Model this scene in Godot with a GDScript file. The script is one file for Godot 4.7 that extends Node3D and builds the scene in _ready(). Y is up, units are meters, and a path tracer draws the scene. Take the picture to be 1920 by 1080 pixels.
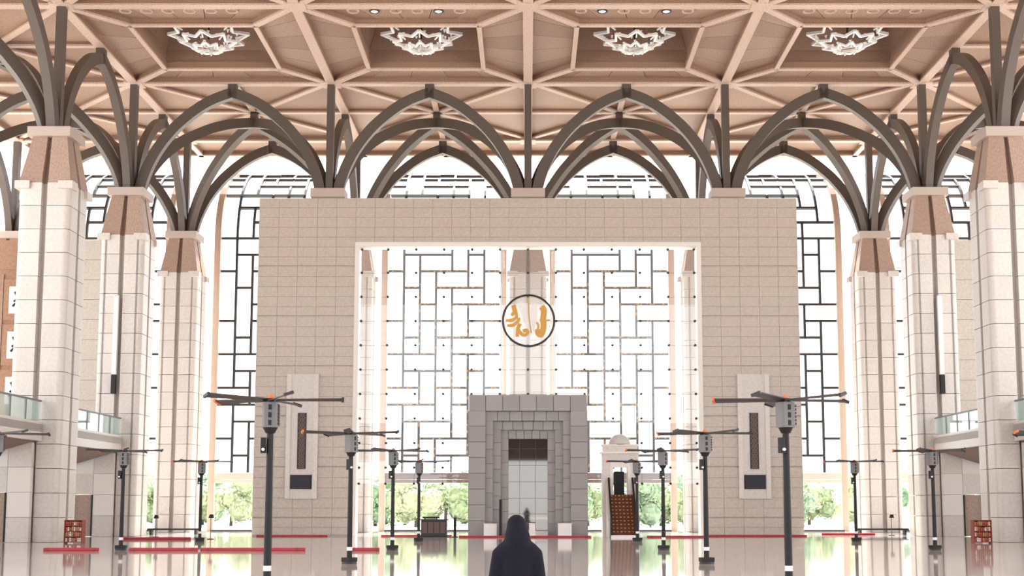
extends Node3D
# A mosque prayer hall. World: x to the right, y up, the hall runs along -z; the camera stands at the origin.

const S := 11.2                      # column spacing, metres
const ROW := [46.8, 58.0, 69.2, 80.4] # depth of the column rows
const CY := 25.47                    # underside of the ceiling beams
const COLLAR := 19.28                # top of the column collars
const ZL := 82.6                     # depth of the lattice facade

var M := {}
var meshes := {}
var taken := {}
var rng := RandomNumberGenerator.new()

func _ready() -> void:
	rng.seed = 4711
	camera_and_light()
	materials()
	build_floor()
	build_ceiling()
	build_portal_wall()
	build_lattice_windows()
	build_columns()
	build_glass_screen()
	build_mihrab()
	build_minbar()
	build_plaques()
	build_side_galleries()
	build_rear()
	build_fans()
	build_chandeliers()
	build_furniture()
	build_person()
	build_outside()

# ------------------------------------------------------------------ camera, sky, exposure
func camera_and_light() -> void:
	var cam := Camera3D.new()
	cam.name = "camera"
	cam.projection = Camera3D.PROJECTION_FRUSTUM
	cam.near = 0.1
	cam.far = 900.0
	var foc := 2350.0
	cam.size = 1080.0 / foc * cam.near
	cam.frustum_offset = Vector2((960.0 - 990.0) / foc, 150.0 / foc) * cam.near
	cam.position = Vector3(0, 1.6, 0)
	cam.rotation_degrees = Vector3(6.31, 0, 0)
	add_child(cam)
	cam.current = true
	var sky_mat := ProceduralSkyMaterial.new()
	sky_mat.sky_top_color = Color(0.96, 0.97, 1.0)
	sky_mat.sky_horizon_color = Color(1.0, 1.0, 1.0)
	sky_mat.ground_bottom_color = Color(0.80, 0.79, 0.77)
	sky_mat.ground_horizon_color = Color(1.0, 1.0, 1.0)
	sky_mat.energy_multiplier = 1.0
	var sky := Sky.new()
	sky.sky_material = sky_mat
	var env := Environment.new()
	env.background_mode = Environment.BG_SKY
	env.sky = sky
	env.background_energy_multiplier = 2.9
	env.tonemap_mode = Environment.TONE_MAPPER_LINEAR
	env.tonemap_exposure = 1.06
	env.sdfgi_enabled = true
	env.ssao_enabled = true
	env.ssil_enabled = true
	# high sun beyond the facade: it falls on the terrace and the back strip of the hall
	var sun := DirectionalLight3D.new()
	sun.name = "sun"
	sun.rotation_degrees = Vector3(-58, 180, 0)
	sun.light_color = Color(1.0, 0.98, 0.95)
	sun.light_energy = 6.0
	sun.light_angular_distance = 3.0
	sun.shadow_enabled = true
	add_child(sun)
	var we := WorldEnvironment.new()
	we.name = "environment"
	we.environment = env
	add_child(we)

# ------------------------------------------------------------------ materials
func noise_tex(freq: float, a: Color, b: Color, c: Color, stretch := 1.0, sd := 1) -> NoiseTexture2D:
	var n := FastNoiseLite.new()
	n.seed = sd
	n.frequency = freq
	n.fractal_octaves = 4
	n.fractal_gain = 0.6
	var g := Gradient.new()
	g.set_color(0, a)
	g.set_color(1, c)
	g.add_point(0.5, b)
	var t := NoiseTexture2D.new()
	t.width = 512
	t.height = int(512 / stretch)
	t.seamless = true
	t.noise = n
	t.color_ramp = g
	return t

func mat(called: String, color: Color, rough := 0.6, metal := 0.0) -> StandardMaterial3D:
	var m := StandardMaterial3D.new()
	m.albedo_color = color
	m.roughness = rough
	m.metallic = metal
	M[called] = m
	return m

func grain(m: StandardMaterial3D, amount: float, freq: float, scale: Vector3, sd := 1) -> void:
	var lo := 1.0 - amount
	m.albedo_texture = noise_tex(freq, Color(lo, lo, lo), Color(1.0 - amount * 0.4, 1.0 - amount * 0.45, 1.0 - amount * 0.5), Color(1, 1, 1), 1.0, sd)
	m.uv1_triplanar = true
	m.uv1_world_triplanar = true
	m.uv1_scale = scale

func materials() -> void:
	# wall cladding: three tones of polished beige stone
	grain(mat("stone_a", Color(0.775, 0.735, 0.69), 0.28), 0.12, 0.02, Vector3(0.5, 0.5, 0.5), 3)
	grain(mat("stone_b", Color(0.78, 0.73, 0.69), 0.28), 0.12, 0.02, Vector3(0.5, 0.5, 0.5), 4)
	grain(mat("stone_c", Color(0.77, 0.735, 0.685), 0.28), 0.12, 0.02, Vector3(0.5, 0.5, 0.5), 5)
	grain(mat("pale_a", Color(0.85, 0.825, 0.80), 0.3), 0.08, 0.02, Vector3(0.5, 0.5, 0.5), 6)
	grain(mat("pale_b", Color(0.83, 0.805, 0.78), 0.3), 0.08, 0.02, Vector3(0.5, 0.5, 0.5), 7)
	mat("trim", Color(0.89, 0.87, 0.845), 0.4)
	grain(mat("copper_a", Color(0.76, 0.665, 0.605), 0.5), 0.26, 0.03, Vector3(0.9, 0.35, 0.9), 8)
	grain(mat("copper_b", Color(0.72, 0.615, 0.555), 0.5), 0.26, 0.03, Vector3(0.9, 0.35, 0.9), 9)
	grain(mat("ceil_a", Color(0.79, 0.665, 0.585), 0.55), 0.44, 0.06, Vector3(0.6, 0.6, 0.25), 10)
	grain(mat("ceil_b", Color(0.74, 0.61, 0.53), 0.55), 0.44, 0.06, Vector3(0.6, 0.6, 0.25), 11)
	grain(mat("beam", Color(0.85, 0.74, 0.67), 0.5), 0.18, 0.03, Vector3(0.5, 0.5, 0.5), 12)
	grain(mat("rib", Color(0.40, 0.355, 0.325), 0.45), 0.28, 0.04, Vector3(1.2, 0.4, 1.2), 13)
	mat("collar", Color(0.72, 0.66, 0.62), 0.5)
	mat("bar", Color(0.22, 0.21, 0.21), 0.5)
	mat("jamb", Color(0.74, 0.655, 0.595), 0.5)
	mat("transom_brown", Color(0.40, 0.31, 0.29), 0.6)
	mat("transom_pale", Color(0.84, 0.79, 0.74), 0.5)
	mat("gold", Color(0.80, 0.60, 0.28), 0.4, 0.2)
	grain(mat("granite_a", Color(0.635, 0.62, 0.615), 0.25), 0.16, 0.15, Vector3(0.8, 0.8, 0.8), 14)
	grain(mat("granite_b", Color(0.61, 0.595, 0.59), 0.25), 0.16, 0.15, Vector3(0.8, 0.8, 0.8), 15)
	mat("black_glass", Color(0.46, 0.45, 0.44), 0.03, 0.9)
	mat("white", Color(0.93, 0.92, 0.91), 0.5)
	mat("black", Color(0.075, 0.07, 0.07), 0.6)
	mat("charcoal", Color(0.17, 0.16, 0.16), 0.45)
	mat("grey", Color(0.46, 0.455, 0.455), 0.45)
	mat("blade", Color(0.22, 0.205, 0.20), 0.5)
	mat("orange", Color(0.90, 0.48, 0.28), 0.5)
	mat("red", Color(0.70, 0.25, 0.30), 0.9)
	mat("wood_red", Color(0.56, 0.24, 0.16), 0.5)
	grain(mat("wood", Color(0.73, 0.57, 0.46), 0.55), 0.25, 0.03, Vector3(0.9, 0.25, 0.9), 16)
	mat("carpet", Color(0.42, 0.25, 0.17), 0.95)
	mat("soffit", Color(0.52, 0.44, 0.40), 0.7)
	mat("screen", Color(0.085, 0.09, 0.15), 0.5)
	grain(mat("robe", Color(0.07, 0.066, 0.145), 0.95), 0.3, 0.03, Vector3(2, 0.5, 2), 17)
	mat("skin", Color(0.80, 0.62, 0.52), 0.6)
	grain(mat("paving", Color(0.86, 0.85, 0.83), 0.8), 0.12, 0.02, Vector3(0.1, 0.1, 0.1), 18)
	mat("bark", Color(0.42, 0.36, 0.30), 0.9)
	for k in 3:
		var lf := mat("leaf_%d" % k, [Color(0.64, 0.70, 0.56), Color(0.58, 0.68, 0.57), Color(0.70, 0.74, 0.61)][k], 0.7)
		lf.backlight = Color(0.22, 0.25, 0.17)
	var fl := mat("marble", Color(0.90, 0.885, 0.875), 0.05)
	grain(fl, 0.07, 0.01, Vector3(0.08, 0.08, 0.08), 19)
	var g := mat("glass", Color(0.93, 0.96, 0.97, 0.07), 0.02)
	g.transparency = BaseMaterial3D.TRANSPARENCY_ALPHA
	var gg := mat("green_glass", Color(0.72, 0.85, 0.83, 0.35), 0.03)
	gg.transparency = BaseMaterial3D.TRANSPARENCY_ALPHA
	var lamp := mat("lamp", Color(1, 1, 1), 0.4)
	lamp.emission_enabled = true
	lamp.emission = Color(1.0, 0.97, 0.92)
	lamp.emission_energy_multiplier = 2.0
	var cr := mat("crystal", Color(0.88, 0.87, 0.86), 0.25)
	cr.emission_enabled = true
	cr.emission = Color(1.0, 0.97, 0.94)
	cr.emission_energy_multiplier = 0.08

# ------------------------------------------------------------------ helpers
func numbered(called: String) -> String:
	var n: int = taken.get(called, 0)
	taken[called] = n + 1
	return called if n == 0 else "%s_%03d" % [called, n]

func thing(called: String, label: String, category: String, at := Vector3.ZERO, turn := 0.0, group := "") -> Node3D:
	var o := Node3D.new()
	o.name = numbered(called)
	add_child(o)
	o.position = at
	o.rotation.y = turn
	o.set_meta("label", label)
	o.set_meta("category", category)
	if group:
		o.set_meta("group", group)
	return o

func structure(called: String, label := "") -> Node3D:
	var o := Node3D.new()
	o.name = called
	add_child(o)
	o.set_meta("kind", "structure")
	if label:
		o.set_meta("label", label)
	return o

func copy(o: Node3D, at: Vector3, turn := 0.0, base := "") -> Node3D:
	var c: Node3D = o.duplicate()
	c.name = numbered(base)
	add_child(c)
	c.position = at
	c.rotation.y = turn
	return c

func put(parent: Node, called: String, mesh: Mesh, m: String, at := Vector3.ZERO, rot := Vector3.ZERO) -> MeshInstance3D:
	var o := MeshInstance3D.new()
	o.name = called
	o.mesh = mesh
	o.material_override = M[m]
	o.position = at
	o.rotation = rot
	parent.add_child(o, true)
	return o

func bx(x: float, y: float, z: float) -> Mesh:
	var key := "b%.3f,%.3f,%.3f" % [x, y, z]
	if not meshes.has(key):
		var b := BoxMesh.new()
		b.size = Vector3(x, y, z)
		meshes[key] = b
	return meshes[key]

# a box given by its two corners
func slab(parent: Node, called: String, m: String, a: Vector3, b: Vector3) -> MeshInstance3D:
	var s := (b - a).abs()
	return put(parent, called, bx(s.x, s.y, s.z), m, (a + b) * 0.5)

func cyl(r0: float, r1: float, h: float, sides := 16) -> Mesh:
	var key := "c%.3f,%.3f,%.3f,%d" % [r0, r1, h, sides]
	if not meshes.has(key):
		var c := CylinderMesh.new()
		c.bottom_radius = r0
		c.top_radius = r1
		c.height = h
		c.radial_segments = sides
		c.rings = 1
		meshes[key] = c
	return meshes[key]

func start() -> SurfaceTool:
	var st := SurfaceTool.new()
	st.begin(Mesh.PRIMITIVE_TRIANGLES)
	return st

# a flat polygon, turned so that it faces away from `inside`
func face(st: SurfaceTool, p: Array, inside: Vector3) -> void:
	var n: Vector3 = (p[2] - p[0]).cross(p[1] - p[0])
	if n.length() < 1e-9 and p.size() > 3:
		n = (p[3] - p[0]).cross(p[2] - p[0])
	n = n.normalized()
	var flip := n.dot(p[0] - inside) < 0.0
	if flip:
		n = -n
	for k in range(1, p.size() - 1):
		var t := [p[0], p[k + 1], p[k]] if flip else [p[0], p[k], p[k + 1]]
		for v in t:
			st.set_normal(n)
			st.add_vertex(v)

# convex outline (x, z) pulled up from y0 to y1, top outline may be another one
func prism_into(st: SurfaceTool, low: Array, y0: float, y1: float, high := []) -> void:
	var top: Array = low if high.is_empty() else high
	var a := []
	var b := []
	var c := Vector3.ZERO
	for k in low.size():
		a.append(Vector3(low[k].x, y0, low[k].y))
		b.append(Vector3(top[k].x, y1, top[k].y))
		c += a[k] + b[k]
	c /= low.size() * 2.0
	face(st, a, c)
	face(st, b, c)
	for k in low.size():
		var j := (k + 1) % low.size()
		face(st, [a[k], a[j], b[j], b[k]], c)

func prism(low: Array, y0: float, y1: float, high := []) -> Mesh:
	var st := start()
	prism_into(st, low, y0, y1, high)
	return st.commit()

# hull between two quads (any orientation)
func hull_into(st: SurfaceTool, a: Array, b: Array) -> void:
	var c := Vector3.ZERO
	for v in a + b:
		c += v
	c /= a.size() * 2.0
	face(st, a, c)
	face(st, b, c)
	for k in a.size():
		var j := (k + 1) % a.size()
		face(st, [a[k], a[j], b[j], b[k]], c)

# bar with a rectangular section from p to q; w across (horizontal), h the other way
func bar_into(st: SurfaceTool, p: Vector3, q: Vector3, w: float, h: float, up := Vector3.UP) -> void:
	var d := (q - p).normalized()
	if absf(d.dot(up)) > 0.99:
		up = Vector3.BACK
	var s := d.cross(up).normalized() * w * 0.5
	var u := s.cross(d).normalized() * h * 0.5
	hull_into(st, [p - s - u, p + s - u, p + s + u, p - s + u], [q - s - u, q + s - u, q + s + u, q - s + u])

func bar(p: Vector3, q: Vector3, w: float, h: float) -> Mesh:
	var st := start()
	bar_into(st, p, q, w, h)
	return st.commit()

# swept rectangular rib along points in a plane; `side` is across the plane
func sweep_into(st: SurfaceTool, pts: Array, w: float, h: float, side: Vector3) -> void:
	var rings := []
	for k in pts.size():
		var t: Vector3 = (pts[mini(k + 1, pts.size() - 1)] - pts[maxi(k - 1, 0)]).normalized()
		var n := side.cross(t).normalized() * h * 0.5
		var s := side * w * 0.5
		rings.append([pts[k] - s - n, pts[k] + s - n, pts[k] + s + n, pts[k] - s + n])
	for k in pts.size() - 1:
		var c: Vector3 = (pts[k] + pts[k + 1]) * 0.5
		for e in 4:
			var f := (e + 1) % 4
			face(st, [rings[k][e], rings[k][f], rings[k + 1][f], rings[k + 1][e]], c)
	face(st, rings[0], pts[1])
	face(st, rings[-1], pts[-2])

# round tube along points
func tube_into(st: SurfaceTool, pts: Array, r: float, sides := 8) -> void:
	var rings := []
	for k in pts.size():
		var t: Vector3 = (pts[mini(k + 1, pts.size() - 1)] - pts[maxi(k - 1, 0)]).normalized()
		var up := Vector3.UP if absf(t.y) < 0.9 else Vector3.RIGHT
		var s := t.cross(up).normalized()
		var u := s.cross(t)
		var ring := []
		for e in sides:
			var a := TAU * e / sides
			ring.append(pts[k] + (s * cos(a) + u * sin(a)) * r)
		rings.append(ring)
	for k in pts.size() - 1:
		var c: Vector3 = (pts[k] + pts[k + 1]) * 0.5
		for e in sides:
			var f := (e + 1) % sides
			face(st, [rings[k][e], rings[k][f], rings[k + 1][f], rings[k + 1][e]], c)
	face(st, rings[0], pts[1])
	face(st, rings[-1], pts[-2])

# ------------------------------------------------------------------ floor
func build_floor() -> void:
	var f := structure("floor", "glossy white marble floor of the prayer hall")
	slab(f, "marble", "marble", Vector3(-36, -0.4, 12), Vector3(36, 0, -84.5))
	for s in [-1, 1]:
		for k in 3:
			var x: float = s * (5.6 + 11.2 * k)
			slab(f, "threshold", "charcoal", Vector3(x - 3.7, 0, -81.75), Vector3(x + 3.7, 0.1, -82.0))

# ------------------------------------------------------------------ ceiling
func ceil_pt(i: float, k: float) -> Vector2:
	return Vector2(i * S, -(ROW[2] + (k - 2.0) * S))

func ceiling_beam(parent: Node, a: Vector2, b: Vector2, w := 0.5, called := "beam", y0 := CY, h := 0.46) -> void:
	var st := start()
	var p := Vector3(a.x, y0 + 0.05, a.y)
	var q := Vector3(b.x, y0 + 0.05, b.y)
	bar_into(st, p, q, w, 0.1)
	var o := put(parent, called, st.commit(), "beam")
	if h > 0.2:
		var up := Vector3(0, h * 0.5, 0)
		put(o, "web", bar(p + up, q + up, w - 0.06, h - 0.1), "ceil_b")  # web sides coloured darker than the flange, shade put into the colour

func inset(poly: Array, by: float) -> Array:
	var c := Vector2.ZERO
	for p in poly:
		c += p
	c /= poly.size()
	var out := []
	for p in poly:
		out.append(p + (c - p).normalized() * by)
	return out

func panel(parent: Node, poly: Array, y: float, m: String) -> void:
	put(parent, "panel", prism(inset(poly, 0.03), y, y + 0.08), m)

func build_ceiling() -> void:
	var c := structure("ceiling", "coffered ceiling of brown panels and paler beams")
	var py := CY + 0.36
	# backing of the roof in pieces, leaving the coffers open
	slab(c, "roof_slab", "ceil_b", Vector3(-35, 29.6, 12), Vector3(35, 30.0, -84.2))
	slab(c, "roof_slab", "ceil_b", Vector3(-35, py + 0.1, 12), Vector3(35, py + 0.4, -ROW[0]))
	for s in [-1, 1]:
		slab(c, "roof_slab", "ceil_b", Vector3(s * 22.4, py + 0.1, -ROW[0]), Vector3(s * 35, py + 0.4, -ROW[2]))
	slab(c, "roof_slab", "ceil_b", Vector3(-35, py + 0.1, -ROW[2]), Vector3(35, py + 0.4, -84.2))
	# plain panels over the near part of the hall
	for k in 5:
		for i in 6:
			var x0 := -33.6 + i * S
			var z0 := 9.2 - k * S
			panel(c, [Vector2(x0, z0), Vector2(x0 + S, z0), Vector2(x0 + S, z0 - S), Vector2(x0, z0 - S)], py, "ceil_a")
	# beams along the grid
	for k in range(0, 4):
		for i in range(-3, 3):
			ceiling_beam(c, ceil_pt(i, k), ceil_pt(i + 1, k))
	for k in range(0, 3):
		for i in range(-3, 4):
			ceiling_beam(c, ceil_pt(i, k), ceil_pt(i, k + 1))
	for k in range(0, 4):
		for i in range(-3, 4):
			var nd := ceil_pt(i, k)
			put(c, "node_plate", bx(1.0, 0.12, 1.0), "beam", Vector3(nd.x, CY + 0.03, nd.y))
	# bays with vault ribs: crossing beams and triangular panels
	for bay in vaulted_bays():
		var i: float = bay.x
		var k: float = bay.y
		var mid := ceil_pt(i + 0.5, k + 0.5)
		var rim := [ceil_pt(i, k), ceil_pt(i + 0.5, k), ceil_pt(i + 1, k), ceil_pt(i + 1, k + 0.5), ceil_pt(i + 1, k + 1), ceil_pt(i + 0.5, k + 1), ceil_pt(i, k + 1), ceil_pt(i, k + 0.5)]
		for e in 8:
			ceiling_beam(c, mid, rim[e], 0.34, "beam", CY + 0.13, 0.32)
			panel(c, [mid, rim[e], rim[(e + 1) % 8]], py, "ceil_a" if (e + int(i)) % 3 else "ceil_b")
		for e in [0]:
			put(c, "hanger_post", bx(0.42, 0.9, 0.42), "rib", Vector3(mid.x, CY - 0.35, mid.y))
	for k in [1, 2, 3]:
		for i in range(-3, 3):
			if k == 1 and i >= -2 and i < 2:
				continue
			var p := ceil_pt(i + 0.5, k)
			put(c, "hanger_post", bx(0.5, 0.9, 0.42), "rib", Vector3(p.x, CY - 0.35, p.y))
	for i in range(-2, 3):
		for k in [0, 1, 2]:
			if absi(i) < 2 and k < 2:
				continue
			var p := ceil_pt(i, k + 0.5)
			put(c, "hanger_post", bx(0.42, 0.9, 0.5), "rib", Vector3(p.x, CY - 0.35, p.y))
	# the eaves beyond the last row
	for i in range(-3, 3):
		var a := ceil_pt(i, 3)
		panel(c, [a, a + Vector2(S, 0), a + Vector2(S, -3.6), a + Vector2(0, -3.6)], py, "ceil_b")
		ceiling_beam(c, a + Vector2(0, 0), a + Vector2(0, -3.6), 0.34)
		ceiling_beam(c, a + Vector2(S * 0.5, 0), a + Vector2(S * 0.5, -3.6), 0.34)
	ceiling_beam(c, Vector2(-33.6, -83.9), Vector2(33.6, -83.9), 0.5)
	# hall bays with deep coffers
	for k in [0, 1]:
		for i in range(-2, 2):
			coffer(c, ceil_pt(i + 0.5, k + 0.5), py, k == 1)

func coffer(c: Node, mid: Vector2, py: float, lamps: bool) -> void:
	var h := S * 0.5
	var o := 3.15
	var dirs := [Vector2(-1, 1), Vector2(1, 1), Vector2(1, -1), Vector2(-1, -1)]   # the first side is the one nearest to the camera
	for e in 4:
		var a0: Vector2 = mid + dirs[e] * h
		var a1: Vector2 = mid + dirs[(e + 1) % 4] * h
		var b0: Vector2 = mid + dirs[e] * o
		var b1: Vector2 = mid + dirs[(e + 1) % 4] * o
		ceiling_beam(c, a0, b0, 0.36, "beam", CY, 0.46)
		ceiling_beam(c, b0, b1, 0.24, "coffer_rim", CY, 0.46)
		for j in 5:
			var t0 := j / 5.0
			var t1 := (j + 1) / 5.0
			panel(c, [a0.lerp(a1, t0), a0.lerp(a1, t1), b0.lerp(b1, t1), b0.lerp(b1, t0)], py, "ceil_b" if (j + e) % 3 == 0 else "ceil_a")
		# curb and sloping side of the recess
		var st := start()
		var q0: Vector2 = mid + dirs[e] * (o + 0.12)
		var q1: Vector2 = mid + dirs[(e + 1) % 4] * (o + 0.12)
		var r0: Vector2 = mid + dirs[e] * (o - 1.05)
		var r1: Vector2 = mid + dirs[(e + 1) % 4] * (o - 1.05)
		var y1 := CY + 1.15
		var y2 := CY + 3.9
		hull_into(st, [Vector3(q0.x, CY + 0.16, q0.y), Vector3(q1.x, CY + 0.16, q1.y), Vector3(q1.x, y1, q1.y), Vector3(q0.x, y1, q0.y)],
			[Vector3(b0.x, CY + 0.16, b0.y), Vector3(b1.x, CY + 0.16, b1.y), Vector3(b1.x, y1, b1.y), Vector3(b0.x, y1, b0.y)])
		put(c, "coffer_curb", st.commit(), "ceil_b")
		for j in 3:
			var t0 := j / 3.0 + 0.004
			var t1 := (j + 1) / 3.0 - 0.004
			var st2 := start()
			var u0 := b0.lerp(b1, t0)
			var u1 := b0.lerp(b1, t1)
			var v0 := r0.lerp(r1, t0)
			var v1 := r0.lerp(r1, t1)
			var lift := Vector3(0, 0.12, 0)
			var quad := [Vector3(u0.x, y1, u0.y), Vector3(u1.x, y1, u1.y), Vector3(v1.x, y2, v1.y), Vector3(v0.x, y2, v0.y)]
			hull_into(st2, quad, quad.map(func(v): return v + lift))
			put(c, "coffer_panel", st2.commit(), "ceil_b")
	slab(c, "coffer_top", "ceil_b", Vector3(mid.x - 2.2, CY + 3.9, mid.y - 2.2), Vector3(mid.x + 2.2, CY + 4.08, mid.y + 2.2))
	# pressed rosettes and small downlights on the panel nearest to the camera
	if lamps:
		for j in 6:
			var x: float = mid.x - 3.0 + j * 1.05
			var z := mid.y + 4.3
			var lit: bool = absf(mid.x) < 8.0 and (j == 1 or j == 4)
			if lit:
				var ring := TorusMesh.new()
				ring.inner_radius = 0.16
				ring.outer_radius = 0.26
				ring.rings = 20
				ring.ring_segments = 8
				var lampbody := put(c, "downlight", ring, "charcoal", Vector3(x, py - 0.03, z))
				put(lampbody, "lamp_disc", cyl(0.17, 0.17, 0.04), "lamp")
				var spot := SpotLight3D.new()
				spot.name = "downlight_beam"
				spot.position = Vector3(x, py - 0.12, z)
				spot.rotation.x = -PI / 2
				spot.light_color = Color(1.0, 0.96, 0.9)
				spot.light_energy = 6.0
				spot.light_size = 0.17
				spot.spot_angle = 45.0
				spot.spot_range = 60.0
				spot.spot_attenuation = 2.0
				spot.shadow_enabled = true
				add_child(spot, true)
			else:
				var t := TorusMesh.new()
				t.inner_radius = 0.22
				t.outer_radius = 0.32
				t.rings = 16
				t.ring_segments = 6
				put(c, "rosette", t, "beam", Vector3(x, py - 0.005, z))

# bays (i, k): corner column index i and row k
func vaulted_bays() -> Array:
	var out := []
	for i in range(-3, 3):
		out.append(Vector2i(i, 2))
	for k in [0, 1]:
		out.append(Vector2i(-3, k))
		out.append(Vector2i(2, k))
	return out

# ------------------------------------------------------------------ portal wall
func build_portal_wall() -> void:
	var zf := -68.85
	var tones := ["stone_a", "stone_a", "stone_b", "stone_c"]
	var rows := []   # course boundaries of the piers
	for k in 2:
		rows.append([0.48 * k, 0.48 * (k + 1)])
	for b in [[0.96, 3.73], [3.73, 6.51], [6.51, 9.28], [9.28, 12.07], [12.07, 14.88]]:
		for k in 5:
			rows.append([lerpf(b[0], b[1], k / 5.0), lerpf(b[0], b[1], (k + 1) / 5.0)])
	for k in 7:
		rows.append([lerpf(14.88, 18.79, k / 7.0), lerpf(14.88, 18.79, (k + 1) / 7.0)])
	var wide := [0.0, 0.96, 3.73, 6.51, 9.28, 12.07, 14.88]
	for s in [-1, 1]:
		var w := structure("wall_portal_left" if s < 0 else "wall_portal_right", "beige stone pier of the portal wall")
		slab(w, "wall_core", "stone_a", Vector3(s * 9.62, 0, zf), Vector3(s * 15.0, 18.76, zf - 0.8))
		slab(w, "end_cladding", "stone_a", Vector3(s * 15.0, 0, zf + 0.05), Vector3(s * 15.04, 18.79, zf - 0.85))
		slab(w, "bounce_cladding", "pale_a", Vector3(s * 9.62, 0, zf - 0.8), Vector3(s * 15.0, 18.79, zf - 0.86))  # pale unseen sheet added to bounce light onto the columns behind
		for r in rows:
			var y0: float = r[0] + 0.006
			if wide.has(r[0]):
				y0 = r[0] + 0.075
			var y1: float = r[1] - 0.006
			for t in 5:
				var x0: float = 9.62 + t * 1.076
				slab(w, "stone_tile", tones[rng.randi() % 4], Vector3(s * (x0 + 0.006), y0, zf), Vector3(s * (x0 + 1.070), y1, zf + 0.09))
	var l := structure("wall_portal_top", "beige stone lintel of the portal wall")
	slab(l, "wall_core", "stone_a", Vector3(-9.62, 16.25, zf), Vector3(9.62, 18.76, zf - 0.8))
	slab(l, "bounce_cladding", "pale_a", Vector3(-9.62, 16.25, zf - 0.8), Vector3(9.62, 18.79, zf - 0.86))  # same added pale sheet, bouncing light behind the lintel
	var ys := [16.25, 16.556, 17.115, 17.673, 18.232, 18.79]
	for k in 5:
		for t in 18:
			var x0 := -9.62 + t * 1.0689
			slab(l, "stone_tile", tones[rng.randi() % 4], Vector3(x0 + 0.006, ys[k] + 0.006, zf), Vector3(x0 + 1.063, ys[k + 1] - 0.006, zf + 0.09))
	# pale frame round the opening
	var tr := structure("trim_1", "pale frame round the portal opening")
	for s in [-1, 1]:
		slab(tr, "frame_side", "trim", Vector3(s * 9.40, 0, zf + 0.14), Vector3(s * 9.64, 16.27, zf - 0.85))
	slab(tr, "frame_head", "trim", Vector3(-9.40, 16.03, zf + 0.14), Vector3(9.40, 16.27, zf - 0.85))

# ------------------------------------------------------------------ lattice windows
func arc_point(row: float, x: float) -> Vector3:
	# row counted downwards from the curve start (row -1); negative rows run over the curve
	var u := 1.118
	var y_start := 3.82 + 14.0 * u
	var t := -1.0 - row
	if t <= 0.0:
		return Vector3(x, y_start + t * u, 0)
	var r := 5.6
	var a := t * u / r
	return Vector3(x, y_start + r * sin(a), -r * (1.0 - cos(a)))

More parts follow.
